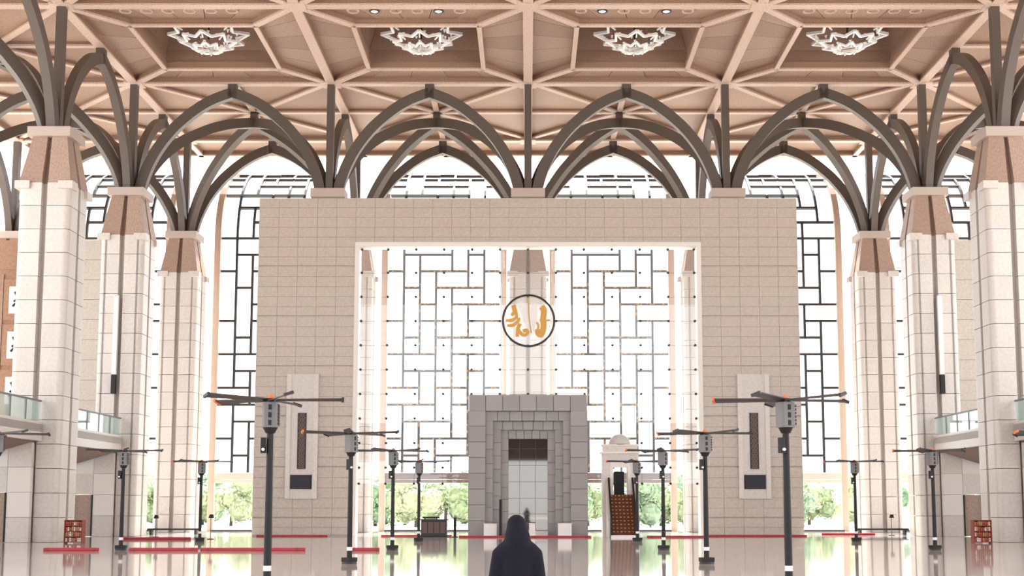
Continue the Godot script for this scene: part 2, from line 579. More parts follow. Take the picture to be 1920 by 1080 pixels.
func build_lattice_windows() -> void:
	# horizontal bars: row -> list of [from column, to column]
	var hor := {
		-8: [[0, 7]], -7: [[1, 3], [4, 6]], -6: [[0, 1], [2, 4], [4, 7]], -5: [[0, 1], [2, 5], [6, 7]], -4: [[0, 3], [3, 5]], -3: [[1, 3], [4, 6]], -2: [[2, 3], [4, 7]],
		-1: [[0, 3], [3, 7]], 0: [[1, 4], [5, 6]], 1: [[0, 1], [2, 5], [6, 7]], 2: [[1, 2], [3, 6]], 3: [[2, 3], [4, 7]], 4: [[0, 1], [2, 4], [5, 7]], 5: [[1, 2], [3, 6]],
		6: [[0, 3], [4, 7]], 7: [[1, 4], [5, 6]], 8: [[0, 2], [3, 5], [6, 7]], 9: [[0, 3], [4, 5]], 10: [[1, 4], [5, 6]], 11: [[0, 1], [2, 5], [6, 7]], 12: [[1, 2], [3, 6]]}
	# vertical bars: column -> list of [from row, to row]
	var ver := {
		1: [[-7.8, -1], [-1, 8], [9, 13]], 2: [[-7, -4], [-3, -1], [0, 6], [7, 9], [10, 13]], 3: [[-6, -5], [-4, -2], [1, 10], [11, 13]],
		4: [[-7.8, -6], [-5, -2], [-1, 1], [2, 11], [12, 13]], 5: [[-6, -3], [-2, 2], [3, 5], [6, 12]], 6: [[-7.8, -2], [-1, 3], [4, 9], [9, 11], [11, 13]]}
	var cw := 7.5 / 7.0
	for s in [0, 1, 2]:
		for side in [-1, 1]:
			var label: String = ["tall lattice window with gold flecked bars and dark brown transom behind the glass screen", "tall curved lattice window with pale transom beside the stone portal wall", "curved lattice window partly hidden behind the outer stone columns"][s]
			var w := structure("window_%d" % (s * 2 + (1 if side < 0 else 2)), label)
			w.position = Vector3(side * (5.6 + S * s), 0, -ZL)
			for r in hor:
				for h in hor[r]:
					var a := arc_point(r, -3.75 + h[0] * cw)
					var ang := 0.0
					if r < -1:
						ang = -(-1.0 - r) * 1.118 / 5.6
					var n: float = h[1] - h[0]
					put(w, "lattice_bar", bx(n * cw - 0.06, 0.15, 0.2), "bar", a + Vector3(n * cw * 0.5, 0, 0), Vector3(ang, 0, 0))
			for q in ver:
				for v in ver[q]:
					var x: float = -3.75 + q * cw
					if v[0] >= -1.0:
						var a := arc_point(v[0], x)
						var b := arc_point(v[1], x)
						put(w, "lattice_bar", bx(0.15, a.y - b.y, 0.18), "bar", (a + b) * 0.5)
					else:
						var pts := []
						var steps := int(ceil((v[1] - v[0]) * 2.0))
						for k in steps + 1:
							pts.append(arc_point(lerpf(v[0], v[1], k / float(steps)), x))
						var st := start()
						sweep_into(st, pts, 0.15, 0.18, Vector3.RIGHT)
						put(w, "lattice_bar", st.commit(), "bar")
			if s == 0:
				var dash := RandomNumberGenerator.new()
				dash.seed = 90 + side
				for r in range(1, 12):
					for h in hor[r]:
						for k in 5 * (h[1] - h[0]):
							if dash.randf() < 0.5:
								var x: float = -3.75 + (h[0] + (k + 0.5) / 5.0) * cw
								put(w, "gold_fleck", bx(0.07 + dash.randf() * 0.1, 0.07, 0.03), "gold", arc_point(r, x) + Vector3(0, dash.randf_range(-0.03, 0.05), 0.112))
				for q in [2, 3, 4, 5]:
					for v in ver[q]:
						if v[0] < 0:
							continue
						for k in int(2.5 * (v[1] - v[0])):
							if dash.randf() < 0.45:
								put(w, "gold_fleck", bx(0.07, 0.10 + dash.randf() * 0.14, 0.03), "gold", arc_point(v[0] + (k + 0.5) / 2.5, -3.75 + q * cw) + Vector3(dash.randf_range(-0.03, 0.03), 0, 0.102))
			# jambs, following the curve, and the transom
			for e in [-1, 1]:
				var pts := [Vector3(e * 3.97, 0, 0), Vector3(e * 3.97, 9.0, 0)]
				for k in 13:
					pts.append(arc_point(-1.0 - k * 0.6, e * 3.97))
				var st := start()
				sweep_into(st, pts, 0.4, 0.34, Vector3.RIGHT)
				put(w, "jamb", st.commit(), "jamb")
			put(w, "transom", bx(7.54, 0.42, 0.4), "transom_brown" if s == 0 else "transom_pale", Vector3(0, 3.58, 0))
			put(w, "transom_rail", bx(7.54, 0.2, 0.3), "transom_brown" if s == 0 else "transom_pale", Vector3(0, 3.25, 0))

# ------------------------------------------------------------------ columns
func rib_mesh(diagonal: bool) -> Mesh:
	var key := "rib%s" % diagonal
	if meshes.has(key):
		return meshes[key]
	var span := S * 0.5 * (1.41421 if diagonal else 1.0)
	var prof := [Vector3(0.52, 0, 0), Vector3(0.64, 0.55, 0), Vector3(0.92, 1.38, 0), Vector3(1.44, 2.42, 0), Vector3(2.2, 3.46, 0), Vector3(2.95, 4.2, 0), Vector3(3.74, 4.83, 0), Vector3(4.6, 5.32, 0), Vector3(5.6, 5.70, 0)]
	var pts := smooth_path(prof, 3)
	for k in pts.size():
		pts[k].x = 0.52 + (pts[k].x - 0.52) * (span - 0.52) / 5.08
	var st := start()
	sweep_into(st, pts, 0.42, 0.58, Vector3.BACK)
	meshes[key] = st.commit()
	return meshes[key]

func column_ribs(o: Node3D, i: int, k: int) -> void:
	var seen := {}
	for bay in vaulted_bays():
		for a in [0, 1]:
			for b in [0, 1]:
				if bay.x + a == i and bay.y + b == k:
					var dx: int = 1 - 2 * a
					var dk: int = 1 - 2 * b
					for d in [Vector2i(dx, 0), Vector2i(0, dk), Vector2i(dx, dk)]:
						seen[d] = true
	for d in seen:
		var turn := Vector2(d.x, -d.y).angle()   # z runs against the row number
		put(o, "rib", rib_mesh(d.x != 0 and d.y != 0), "rib", Vector3(0, COLLAR, 0), Vector3(0, -turn, 0))
	put(o, "post", bx(0.40, CY - COLLAR, 0.40), "rib", Vector3(0, (CY + COLLAR) * 0.5, 0))

func build_columns() -> void:
	var cone_st := start()
	for e in 4:
		pass
	for k in range(0, 4):
		for i in range(-3, 4):
			if absi(i) < 2 and k < 3:
				continue
			var detailed := (k == 1 and absi(i) == 2) or (k == 2 and absi(i) == 2) or (k == 3 and absi(i) < 3)
			if k == 0 and absi(i) == 3:
				continue
			var label := "tall pale stone column with copper cone and arched ribs in the side aisle"
			if k == 1 and absi(i) == 2:
				label = "stone column with copper cone and arched ribs before the row of the portal wall"
			elif k == 2 and absi(i) == 2:
				label = "stone column with copper cone standing in line with the stone portal wall"
			elif k == 3 and absi(i) == 2:
				label = "stone column between two lattice windows beside the portal wall"
			elif k == 3 and absi(i) == 1:
				label = "stone column partly hidden behind the portal pier and its glass screen"
			elif k == 3 and i == 0:
				label = "stone column seen through the glass screen behind the round emblem"
			var o := thing("stone_column", label, "column", Vector3(i * S, 0, -ROW[k]), 0.0, "ribbed stone columns")
			column_body(o, detailed)
			column_ribs(o, i, k)
	# brackets on top of the portal wall, where the wall takes the place of columns
	for i in [-1, 0, 1]:
		var o := thing("rib_bracket", "dark rib cluster on a stone block on top of the portal wall", "bracket", Vector3(i * S, 0, -ROW[2]), 0.0, "rib brackets on the portal wall")
		if i == 0:
			o.set_meta("label", "dark rib cluster on the portal wall top above the round emblem")
		else:
			o.set_meta("label", "dark rib cluster on the portal wall top above a wall plaque")
		slab(o, "block", "collar", Vector3(-0.95, 18.80, -0.6), Vector3(0.95, COLLAR, 0.75))
		column_ribs(o, i, 2)

func column_body(o: Node3D, detailed: bool) -> void:
	var top := 16.55
	var hw := 1.2
	put(o, "shaft_core", bx(1.7, top, 1.7), "pale_b", Vector3(0, top * 0.5, 0))
	var n := 15 if detailed else 1
	var ch := top / n
	var gap := 0.012
	var fl := 0.81     # width of a flat tile
	var gw := 0.13     # half the groove
	var cs := start()
	var rad := hw - gw - fl
	var outl := [Vector2(hw - rad - 0.12, hw - rad - 0.12), Vector2(hw - rad - 0.12, hw)]
	for k in 6:
		var a := PI * 0.5 - k * PI * 0.1
		outl.append(Vector2(hw - rad + rad * cos(a), hw - rad + rad * sin(a)))
	outl.append(Vector2(hw, hw - rad - 0.12))
	var ckey := "corner%.3f" % ch
	if not meshes.has(ckey):
		prism_into(cs, outl, -ch * 0.5 + gap, ch * 0.5 - gap)
		meshes[ckey] = cs.commit()
	for c in n:
		var y := (c + 0.5) * ch
		for e in 4:
			var turn := e * PI * 0.5
			for s in [-1, 1]:
				var p := Vector3(s * (gw + fl * 0.5), y, hw - 0.2).rotated(Vector3.UP, turn)
				put(o, "stone_tile", bx(fl - 0.014, ch - gap * 2, 0.4), "pale_a" if (c + e + s) % 3 else "pale_b", p, Vector3(0, turn, 0))
			put(o, "corner_tile", meshes[ckey], "pale_a", Vector3(0, y, 0), Vector3(0, turn, 0))
	# cone
	var y0 := 16.55
	var y1 := COLLAR - 0.45
	var tw := 0.80
	var key := "cone_panel"
	if not meshes.has(key):
		for s in [-1, 1]:
			var st := start()
			hull_into(st, [Vector3(s * 0.15, y0, hw), Vector3(s * hw, y0, hw), Vector3(s * tw, y1, tw), Vector3(s * 0.10, y1, tw)],
				[Vector3(s * 0.15, y0, hw - 0.38), Vector3(s * (hw - 0.38), y0, hw - 0.38), Vector3(s * (tw - 0.34), y1, tw - 0.34), Vector3(s * 0.10, y1, tw - 0.34)])
			meshes[key + str(s)] = st.commit()
		meshes[key] = prism([Vector2(-0.85, -0.85), Vector2(0.85, -0.85), Vector2(0.85, 0.85), Vector2(-0.85, 0.85)], y0, y1, [Vector2(-0.5, -0.5), Vector2(0.5, -0.5), Vector2(0.5, 0.5), Vector2(-0.5, 0.5)])
	put(o, "cone_core", meshes[key], "copper_b")
	for e in 4:
		for s in [-1, 1]:
			put(o, "cone_panel", meshes[key + str(s)], "copper_a" if s > 0 else "copper_b", Vector3.ZERO, Vector3(0, e * PI * 0.5, 0))
	put(o, "collar", bx(2.0, 0.45, 2.0), "collar", Vector3(0, COLLAR - 0.225, 0))
	for e in 4:
		var d := Vector2(1.0, 1.0).rotated(e * PI * 0.5)
		put(o, "corner_cap", bx(0.68, 0.36, 0.68), "pale_b", Vector3(d.x * 1.0, 16.42, d.y * 1.0))

# ------------------------------------------------------------------ glass screen
func build_glass_screen() -> void:
	var g := thing("glass_screen", "frameless glass screen with black point fittings filling the portal opening", "glass screen", Vector3(0, 0, -69.2))
	var ys := [16.03, 14.61, 13.25, 11.88, 10.52, 9.16, 7.8, 6.44, 5.08, 3.73, 2.85]
	var dx := 9.4 / 6.0
	for r in 10:
		for c in 12:
			var x := -9.4 + c * dx
			if r >= 6 and c >= 4 and c < 8:
				continue
			put(g, "pane", bx(dx - 0.025, ys[r] - ys[r + 1] - 0.025, 0.02), "glass", Vector3(x + dx * 0.5, (ys[r] + ys[r + 1]) * 0.5, 0))
	for r in 11:
		for c in 13:
			if r >= 7 and c >= 5 and c < 8:
				continue
			var x := -9.4 + c * dx
			var y: float = ys[r]
			if r == 0:
				y -= 0.1
			if c == 0:
				x += 0.1
			if c == 12:
				x -= 0.1
			var p := put(g, "fitting", cyl(0.07, 0.07, 0.12, 10), "charcoal", Vector3(x, y, 0.02), Vector3(PI / 2, 0, 0))
			p.name = "fitting"
	for r in [1, 2, 3, 4, 5, 6]:
		put(g, "steel_rod", cyl(0.012, 0.012, 18.8, 6), "grey", Vector3(0, ys[r], -0.1), Vector3(0, 0, PI / 2))
	for x in [-1.57, 1.57]:
		put(g, "glass_fin", bx(0.12, 13.0, 0.5), "glass", Vector3(x * 0.9, 9.4, -0.35))
	# the round emblem
	var e := thing("round_emblem", "round black-ringed emblem with gold calligraphy on the glass screen", "emblem", Vector3(0.03, 11.89, -69.05))
	var ring := TorusMesh.new()
	ring.inner_radius = 1.37
	ring.outer_radius = 1.49
	ring.rings = 64
	ring.ring_segments = 10
	put(e, "ring", ring, "charcoal", Vector3.ZERO, Vector3(PI / 2, 0, 0))
	put(e, "disc", cyl(1.38, 1.38, 0.02, 48), "glass", Vector3(0, 0, -0.03), Vector3(PI / 2, 0, 0))
	# white wedges and gold letter strokes, flat plates on the disc
	for w in [[Vector2(-0.62, 0.98), Vector2(-0.06, 0.98), Vector2(0.08, -0.10), Vector2(0.14, -0.78), Vector2(-0.30, 0.05)], [Vector2(0.10, 0.93), Vector2(0.50, 0.93), Vector2(0.46, 0.10), Vector2(0.26, -0.75), Vector2(0.16, 0.10)]]:
		put(e, "white_wedge", plate(w, 0.03), "white", Vector3(0, 0, 0.01))
	var strokes := [
		[[Vector2(-1.25, 0.0), Vector2(-0.95, 0.02), Vector2(-0.70, 0.16), Vector2(-0.68, 0.36), Vector2(-0.84, 0.42), Vector2(-0.92, 0.28)], 0.17],
		[[Vector2(-1.2, -0.28), Vector2(-0.86, -0.26), Vector2(-0.60, -0.05), Vector2(-0.52, 0.15)], 0.17],
		[[Vector2(-0.62, -0.35), Vector2(-0.5, -0.62), Vector2(-0.28, -0.82), Vector2(-0.05, -0.70), Vector2(-0.12, -0.55), Vector2(-0.32, -0.60)], 0.18],
		[[Vector2(-0.62, -0.9), Vector2(-0.60, -0.5), Vector2(-0.48, -0.18)], 0.2],
		[[Vector2(-0.84, 0.86), Vector2(-0.78, 0.6), Vector2(-0.72, 0.4)], 0.26],
		[[Vector2(0.72, 0.78), Vector2(0.86, 0.55), Vector2(0.82, 0.1), Vector2(0.84, -0.35), Vector2(0.72, -0.75), Vector2(0.55, -0.72), Vector2(0.52, -0.50)], 0.34],
		[[Vector2(0.62, 0.05), Vector2(0.92, 0.0), Vector2(1.2, 0.02)], 0.10],
		[[Vector2(0.45, -0.1), Vector2(0.55, -0.3), Vector2(0.5, -0.6), Vector2(0.62, -0.8), Vector2(0.8, -0.7)], 0.12],
		[[Vector2(-0.05, 1.3), Vector2(0.0, 0.9), Vector2(0.02, 0.4), Vector2(0.06, 0.0), Vector2(0.16, -0.7)], 0.06]]
	for s in strokes:
		var line := PackedVector2Array()
		for p in smooth_path(s[0].map(func(v): return Vector3(v.x, v.y, 0)), 4):
			line.append(Vector2(p.x, p.y))
		for outline in Geometry2D.offset_polyline(line, s[1] * 0.5, Geometry2D.JOIN_ROUND, Geometry2D.END_ROUND):
			if Geometry2D.is_polygon_clockwise(outline):
				continue
			put(e, "gold_letter", cut_plate(outline, 0.03), "gold", Vector3(0, 0, 0.03 + strokes.find(s) * 0.006))

# any flat outline in the x-y plane with thickness t
func cut_plate(p: PackedVector2Array, t: float) -> Mesh:
	var st := start()
	var tri := Geometry2D.triangulate_polygon(p)
	for k in range(0, tri.size(), 3):
		for z in [t * 0.5, -t * 0.5]:
			face(st, [Vector3(p[tri[k]].x, p[tri[k]].y, z), Vector3(p[tri[k + 1]].x, p[tri[k + 1]].y, z), Vector3(p[tri[k + 2]].x, p[tri[k + 2]].y, z)], Vector3(p[tri[k]].x, p[tri[k]].y, 0))
	for k in p.size():
		var a := p[k]
		var b := p[(k + 1) % p.size()]
		var n := (b - a).orthogonal()   # to the outside of an outline that runs anticlockwise
		var mid := (a + b) * 0.5 + n.normalized() * 0.01
		face(st, [Vector3(a.x, a.y, t * 0.5), Vector3(b.x, b.y, t * 0.5), Vector3(b.x, b.y, -t * 0.5), Vector3(a.x, a.y, -t * 0.5)], Vector3(mid.x, mid.y, 0))
	return st.commit()

func smooth_path(pts: Array, n: int) -> Array:
	var out := []
	for k in pts.size() - 1:
		var p0: Vector3 = pts[maxi(k - 1, 0)]
		var p3: Vector3 = pts[mini(k + 2, pts.size() - 1)]
		for j in n:
			out.append(pts[k].cubic_interpolate(pts[k + 1], p0, p3, j / float(n)))
	out.append(pts[-1])
	return out

# flat convex plate in the x-y plane
func plate(p: Array, t: float) -> Mesh:
	var st := start()
	hull_into(st, p.map(func(v): return Vector3(v.x, v.y, t * 0.5)), p.map(func(v): return Vector3(v.x, v.y, -t * 0.5)))
	return st.commit()

# ------------------------------------------------------------------ mihrab
func build_mihrab() -> void:
	var o := thing("mihrab", "grey granite prayer niche with stepped frames and dark mirror panels", "prayer niche", Vector3(0, 0, -67.6))
	# each frame: half width outside, inside, top outside, top inside, depth of its face
	var frames := [[3.2, 2.32, 7.62, 6.76, 0.0], [2.32, 1.92, 6.76, 6.24, -0.30], [1.92, 1.50, 6.24, 5.77, -0.60], [1.50, 1.09, 5.77, 5.30, -0.90]]
	for f in frames.size():
		var a: Array = frames[f]
		var z: float = a[4]
		var back := -1.4
		for s in [-1, 1]:
			slab(o, "frame_core", "granite_b", Vector3(s * a[1], 0, z - 0.10), Vector3(s * a[0], a[2] - 0.02, back))
			var n := 8
			var hh: float = a[3]
			for k in n:
				var y0 := hh * k / n
				var y1 := hh * (k + 1) / n
				slab(o, "granite_tile", "granite_a" if (k + f) % 3 else "granite_b", Vector3(s * (a[1] - 0.02), y0 + 0.018, z), Vector3(s * (a[0] - (0.0 if f == 0 else 0.02)), y1 - 0.018, z - 0.20))
			if f == 0:
				for k in n:
					slab(o, "granite_tile", "granite_b", Vector3(s * (a[0] - 0.01), hh * k / n + 0.01, z - 0.21), Vector3(s * (a[0] + 0.02), hh * (k + 1) / n - 0.01, back))
		slab(o, "frame_core", "granite_b", Vector3(-a[1], a[3], z - 0.10), Vector3(a[1], a[2] - 0.02, back))
		var m := 7
		for k in m:
			var x0: float = lerpf(-a[0], a[0], k / float(m))
			var x1: float = lerpf(-a[0], a[0], (k + 1) / float(m))
			slab(o, "granite_tile", "granite_a" if (k + f) % 2 else "granite_b", Vector3(x0 + 0.018, a[3] - 0.01, z), Vector3(x1 - 0.018, a[2] - (0.0 if f == 0 else 0.02), z - 0.20))
	slab(o, "niche_back", "granite_b", Vector3(-1.1, 0, -1.25), Vector3(1.1, 5.3, -1.4))
	var xs := [-1.08, -0.46, 0.42, 1.08]
	var ys := [0.32, 1.2, 2.05, 2.95, 3.85, 4.75, 5.28]
	for c in 3:
		for r in 6:
			put(o, "mirror_panel", bx(xs[c + 1] - xs[c] - 0.02, ys[r + 1] - ys[r] - 0.02, 0.05), "black_glass", Vector3((xs[c] + xs[c + 1]) * 0.5, (ys[r] + ys[r + 1]) * 0.5, -1.21))
	slab(o, "sill", "trim", Vector3(-1.07, 0, -0.5), Vector3(1.07, 0.3, -1.18))

# ------------------------------------------------------------------ minbar
func build_minbar() -> void:
	var o := thing("pulpit", "stone pulpit with domed canopy and brown carpeted stairs beside the prayer niche", "pulpit", Vector3(5.0, 0, -66.0))
	var hw := 0.66
	var n := 12
	for k in n:
		slab(o, "step", "carpet", Vector3(-hw, 0, -0.16 * k), Vector3(hw, 0.16 + 2.08 * k / (n - 1.0), -0.16 * (k + 1)))
		for b in 6:
			put(o, "carpet_motif", bx(0.09, 0.05, 0.012), "gold" if (b + k) % 2 else "wood", Vector3(-0.5 + b * 0.2, 0.1 + 2.08 * k / (n - 1.0), -0.16 * k + 0.004))
	slab(o, "bottom_landing", "white", Vector3(-0.68, 0, 0.45), Vector3(0.68, 0.12, 0.0))
	for s in [-1, 1]:
		var st := start()
		var x0: float = s * hw
		var x1: float = s * (hw + 0.16)
		hull_into(st, [Vector3(x0, 0, 0.1), Vector3(x0, 0, -1.95), Vector3(x0, 3.0, -1.95), Vector3(x0, 0.85, 0.1)], [Vector3(x1, 0, 0.1), Vector3(x1, 0, -1.95), Vector3(x1, 3.0, -1.95), Vector3(x1, 0.85, 0.1)])
		put(o, "stringer", st.commit(), "pale_a")
		var r := start()
		bar_into(r, Vector3(s * (hw - 0.02), 0.95, 0.1), Vector3(s * (hw - 0.02), 3.12, -1.95), 0.10, 0.12)
		put(o, "handrail", r.commit(), "black")
		slab(o, "newel", "black", Vector3(s * (hw - 0.07), 0, 0.2), Vector3(s * (hw + 0.05), 1.0, 0.08))
	# canopy
	var zc := -2.0
	for s in [-1, 1]:
		slab(o, "canopy_pier", "pale_a", Vector3(s * 0.52, 0, zc), Vector3(s * 0.98, 4.0, zc - 1.0))
		slab(o, "pilaster", "trim", Vector3(s * 0.40, 2.24, zc + 0.02), Vector3(s * 0.56, 3.75, zc - 0.9))
	slab(o, "platform", "carpet", Vector3(-0.52, 0, zc), Vector3(0.52, 2.24, zc - 1.0))
	slab(o, "lintel", "pale_b", Vector3(-0.98, 4.0, zc + 0.04), Vector3(0.98, 4.46, zc - 1.0))
	slab(o, "lintel_band", "trim", Vector3(-0.52, 3.72, zc), Vector3(0.52, 4.0, zc - 0.95))
	slab(o, "cornice", "trim", Vector3(-1.06, 4.46, zc + 0.10), Vector3(1.06, 4.56, zc - 1.05))
	slab(o, "attic", "pale_a", Vector3(-0.94, 4.56, zc + 0.02), Vector3(0.94, 4.88, zc - 0.98))
	slab(o, "cornice", "trim", Vector3(-1.0, 4.88, zc + 0.06), Vector3(1.0, 4.96, zc - 1.02))
	var dome := SphereMesh.new()
	dome.radius = 0.6
	dome.height = 0.6
	dome.is_hemisphere = true
	dome.radial_segments = 32
	dome.rings = 12
	put(o, "dome", dome, "pale_b", Vector3(0, 4.94, zc - 0.5))
	slab(o, "doorway_panel", "black", Vector3(-0.30, 2.24, zc - 0.80), Vector3(0.26, 3.5, zc - 0.9))  # black panel filling the dark doorway under the canopy

# ------------------------------------------------------------------ plaques on the portal piers
func build_plaques() -> void:
	for s in [-1, 1]:
		var o := thing("wall_plaque", "tall pale stone plaque with dark fretwork strip and small screen on portal pier", "plaque", Vector3(s * 12.38, 0, -68.76), 0.0, "plaques on the portal wall")
		slab(o, "slab", "pale_b", Vector3(-0.87, 2.02, 0), Vector3(0.87, 8.85, 0.14))
		for e in [-1, 1]:
			slab(o, "border", "pale_a", Vector3(e * 0.87, 2.02, 0.14), Vector3(e * 0.62, 8.85, 0.19))
		slab(o, "fretwork_ground", "charcoal", Vector3(-0.24, 3.64, 0.14), Vector3(0.24, 6.72, 0.17))
		for k in 11:
			var st := start()
			var y := 3.78 + k * 0.28
			for q in [[Vector2(-0.17, -0.14), Vector2(0.17, 0.14)], [Vector2(0.17, -0.14), Vector2(-0.17, 0.14)], [Vector2(0, 0.13), Vector2(0.13, 0)], [Vector2(0.13, 0), Vector2(0, -0.13)], [Vector2(0, -0.13), Vector2(-0.13, 0)], [Vector2(-0.13, 0), Vector2(0, 0.13)]]:
				bar_into(st, Vector3(q[0].x, q[0].y, 0), Vector3(q[1].x, q[1].y, 0), 0.03, 0.035, Vector3.BACK)
			put(o, "fretwork", st.commit(), "soffit", Vector3(0, y, 0.18))
		slab(o, "screen_frame", "black", Vector3(-0.58, 2.55, 0.14), Vector3(0.58, 3.32, 0.20))
		slab(o, "screen", "screen", Vector3(-0.53, 2.60, 0.20), Vector3(0.53, 3.27, 0.21))

# ------------------------------------------------------------------ galleries and partitions at the sides
func build_side_galleries() -> void:
	for s in [-1, 1]:
		var spans := [[40.0, 56.7], [59.3, 67.9]]
		for q in spans.size():
			var d0: float = spans[q][0]
			var d1: float = spans[q][1]
			var where: String = ["before the first big column", "between the two big columns"][q]
			var g := thing("gallery", "side gallery with pale parapet and brown soffit " + where, "balcony", Vector3(s * 22.0, 0, 0), 0.0, "side galleries")
			slab(g, "floor_slab", "trim", Vector3(0, 4.95, -d0), Vector3(s * 7.5, 5.3, -d1))
			slab(g, "fascia", "pale_a", Vector3(0.0, 4.55, -d0), Vector3(s * 0.3, 5.42, -d1))
			slab(g, "soffit", "soffit", Vector3(s * 0.3, 4.5, -d0), Vector3(s * 7.5, 4.95, -d1))
			var wedge := start()
			var tri := [Vector2(0.3, 4.5), Vector2(5.5, 4.5), Vector2(2.6, 3.8)]
			hull_into(wedge, tri.map(func(v): return Vector3(s * v.x, v.y, -d0)), tri.map(func(v): return Vector3(s * v.x, v.y, -d1 + 0.35)))
			put(g, "soffit_fold", wedge.commit(), "soffit")
			var n := int((d1 - d0) / 1.6)
			for k in n:
				var za := lerpf(d0, d1, k / float(n))
				var zb := lerpf(d0, d1, (k + 1) / float(n))
				slab(g, "glass_panel", "green_glass", Vector3(s * 0.10, 5.42, -za - 0.02), Vector3(s * 0.14, 6.33, -zb + 0.02))
				slab(g, "baluster", "grey", Vector3(s * 0.08, 5.3, -za - 0.03), Vector3(s * 0.16, 6.35, -za + 0.03))
			slab(g, "handrail", "grey", Vector3(s * 0.06, 6.33, -d0), Vector3(s * 0.18, 6.40, -d1))
			# partition under the gallery, facing the hall
			var p := thing("partition", "beige stone partition with tall door under the gallery " + where, "partition", Vector3(s * 22.3, 0, -d1 + 0.3), 0.0, "partitions under the galleries")
			for c in 5:
				for r in 4:
					if c == 1 and r < 2:
						continue
					slab(p, "stone_tile", "trim" if (c + r) % 3 else "pale_a", Vector3(s * (c * 1.05 + 0.008), r * 1.12 + 0.008, 0.0), Vector3(s * (c * 1.05 + 1.042), r * 1.12 + 1.112, -0.3))
			slab(p, "door", "copper_a", Vector3(s * 1.11, 0.02, -0.12), Vector3(s * 2.05, 2.22, -0.2))
			slab(p, "door_edge", "black", Vector3(s * 1.05, 0.02, 0.03), Vector3(s * 1.12, 2.23, -0.2))
		# stone wall panel beside the column in line with the portal
		var v := thing("wall_panel", "tall beige stone panel beside the column in line with the portal", "panel", Vector3(s * 24.22, 0, -69.2), 0.0, "stone panels above the galleries")
		for r in 9:
			slab(v, "stone_tile", "stone_c" if r % 2 else "stone_a", Vector3(-0.98, 6.3 + r * 1.128 + 0.01, 0.2), Vector3(0.98, 6.3 + (r + 1) * 1.128 - 0.01, -0.2))
		# brown timber wall with white squares of black calligraphy
		var t := thing("timber_wall", "brown timber screen wall with white squares of black calligraphy", "wall panel", Vector3(s * 33.4, 0, -75.0), 0.0, "timber screen walls")
		slab(t, "backing", "wood", Vector3(-3.2, 0, -0.2), Vector3(3.2, 17.7, 0))
		slab(t, "top_board", "wood", Vector3(-3.2, 15.9, 0), Vector3(3.2, 17.7, 0.08))
		for k in 5:
			var y := 12.9 - k * 2.75
			var x: float = -s * 2.55
			slab(t, "frame_board", "wood", Vector3(x - 0.9, y - 0.1, 0), Vector3(x + 0.62, y + 2.4, 0.06))
			var sq := slab(t, "white_square", "white", Vector3(x - 0.55, y + 0.3, 0.06), Vector3(x + 0.55, y + 1.95, 0.1))
			var st := start()
			for st_pts in [[Vector3(-0.3, -0.4, 0), Vector3(-0.1, -0.2, 0), Vector3(0.25, -0.3, 0), Vector3(0.3, 0.1, 0)], [Vector3(-0.2, 0.5, 0), Vector3(-0.05, 0.1, 0), Vector3(-0.25, -0.1, 0)], [Vector3(0.1, 0.5, 0), Vector3(0.12, 0.0, 0)]]:
				sweep_into(st, smooth_path(st_pts, 3), 0.02, 0.12, Vector3.BACK)
			put(sq, "black_letter", st.commit(), "black", Vector3(0, 0, 0.03))
		for k in 5:
			slab(t, "groove_board", "copper_b", Vector3(-3.1 + k * 1.15, 0.2, 0.0), Vector3(-3.1 + k * 1.15 + 0.12, 15.6, 0.09))
		# slim loudspeaker on the column
		var l := thing("column_loudspeaker", "slim white and black loudspeaker fixed to a stone column beside the portal", "loudspeaker", Vector3(s * 22.55, 0, -67.92), 0.0, "column loudspeakers")
		slab(l, "white_body", "white", Vector3(-0.12, 8.75, -0.08), Vector3(0.12, 13.1, 0.12))
		slab(l, "black_body", "black", Vector3(-0.12, 7.7, -0.08), Vector3(0.12, 8.74, 0.14))

# invented gallery front, unseen behind the camera, added to darken the niche mirror reflections
func build_rear() -> void:
	var w := structure("wall_rear_added", "added unseen dark gallery front at the rear of the hall")
	slab(w, "added_front", "transom_brown", Vector3(-22, 7.0, 11.2), Vector3(22, 11.5, 11.6))
	for x in [-22.0, -7.3, 7.3, 22.0]:
		slab(w, "pier", "pale_b", Vector3(x - 0.9, 0, 11.0), Vector3(x + 0.9, 25.4, 11.8))

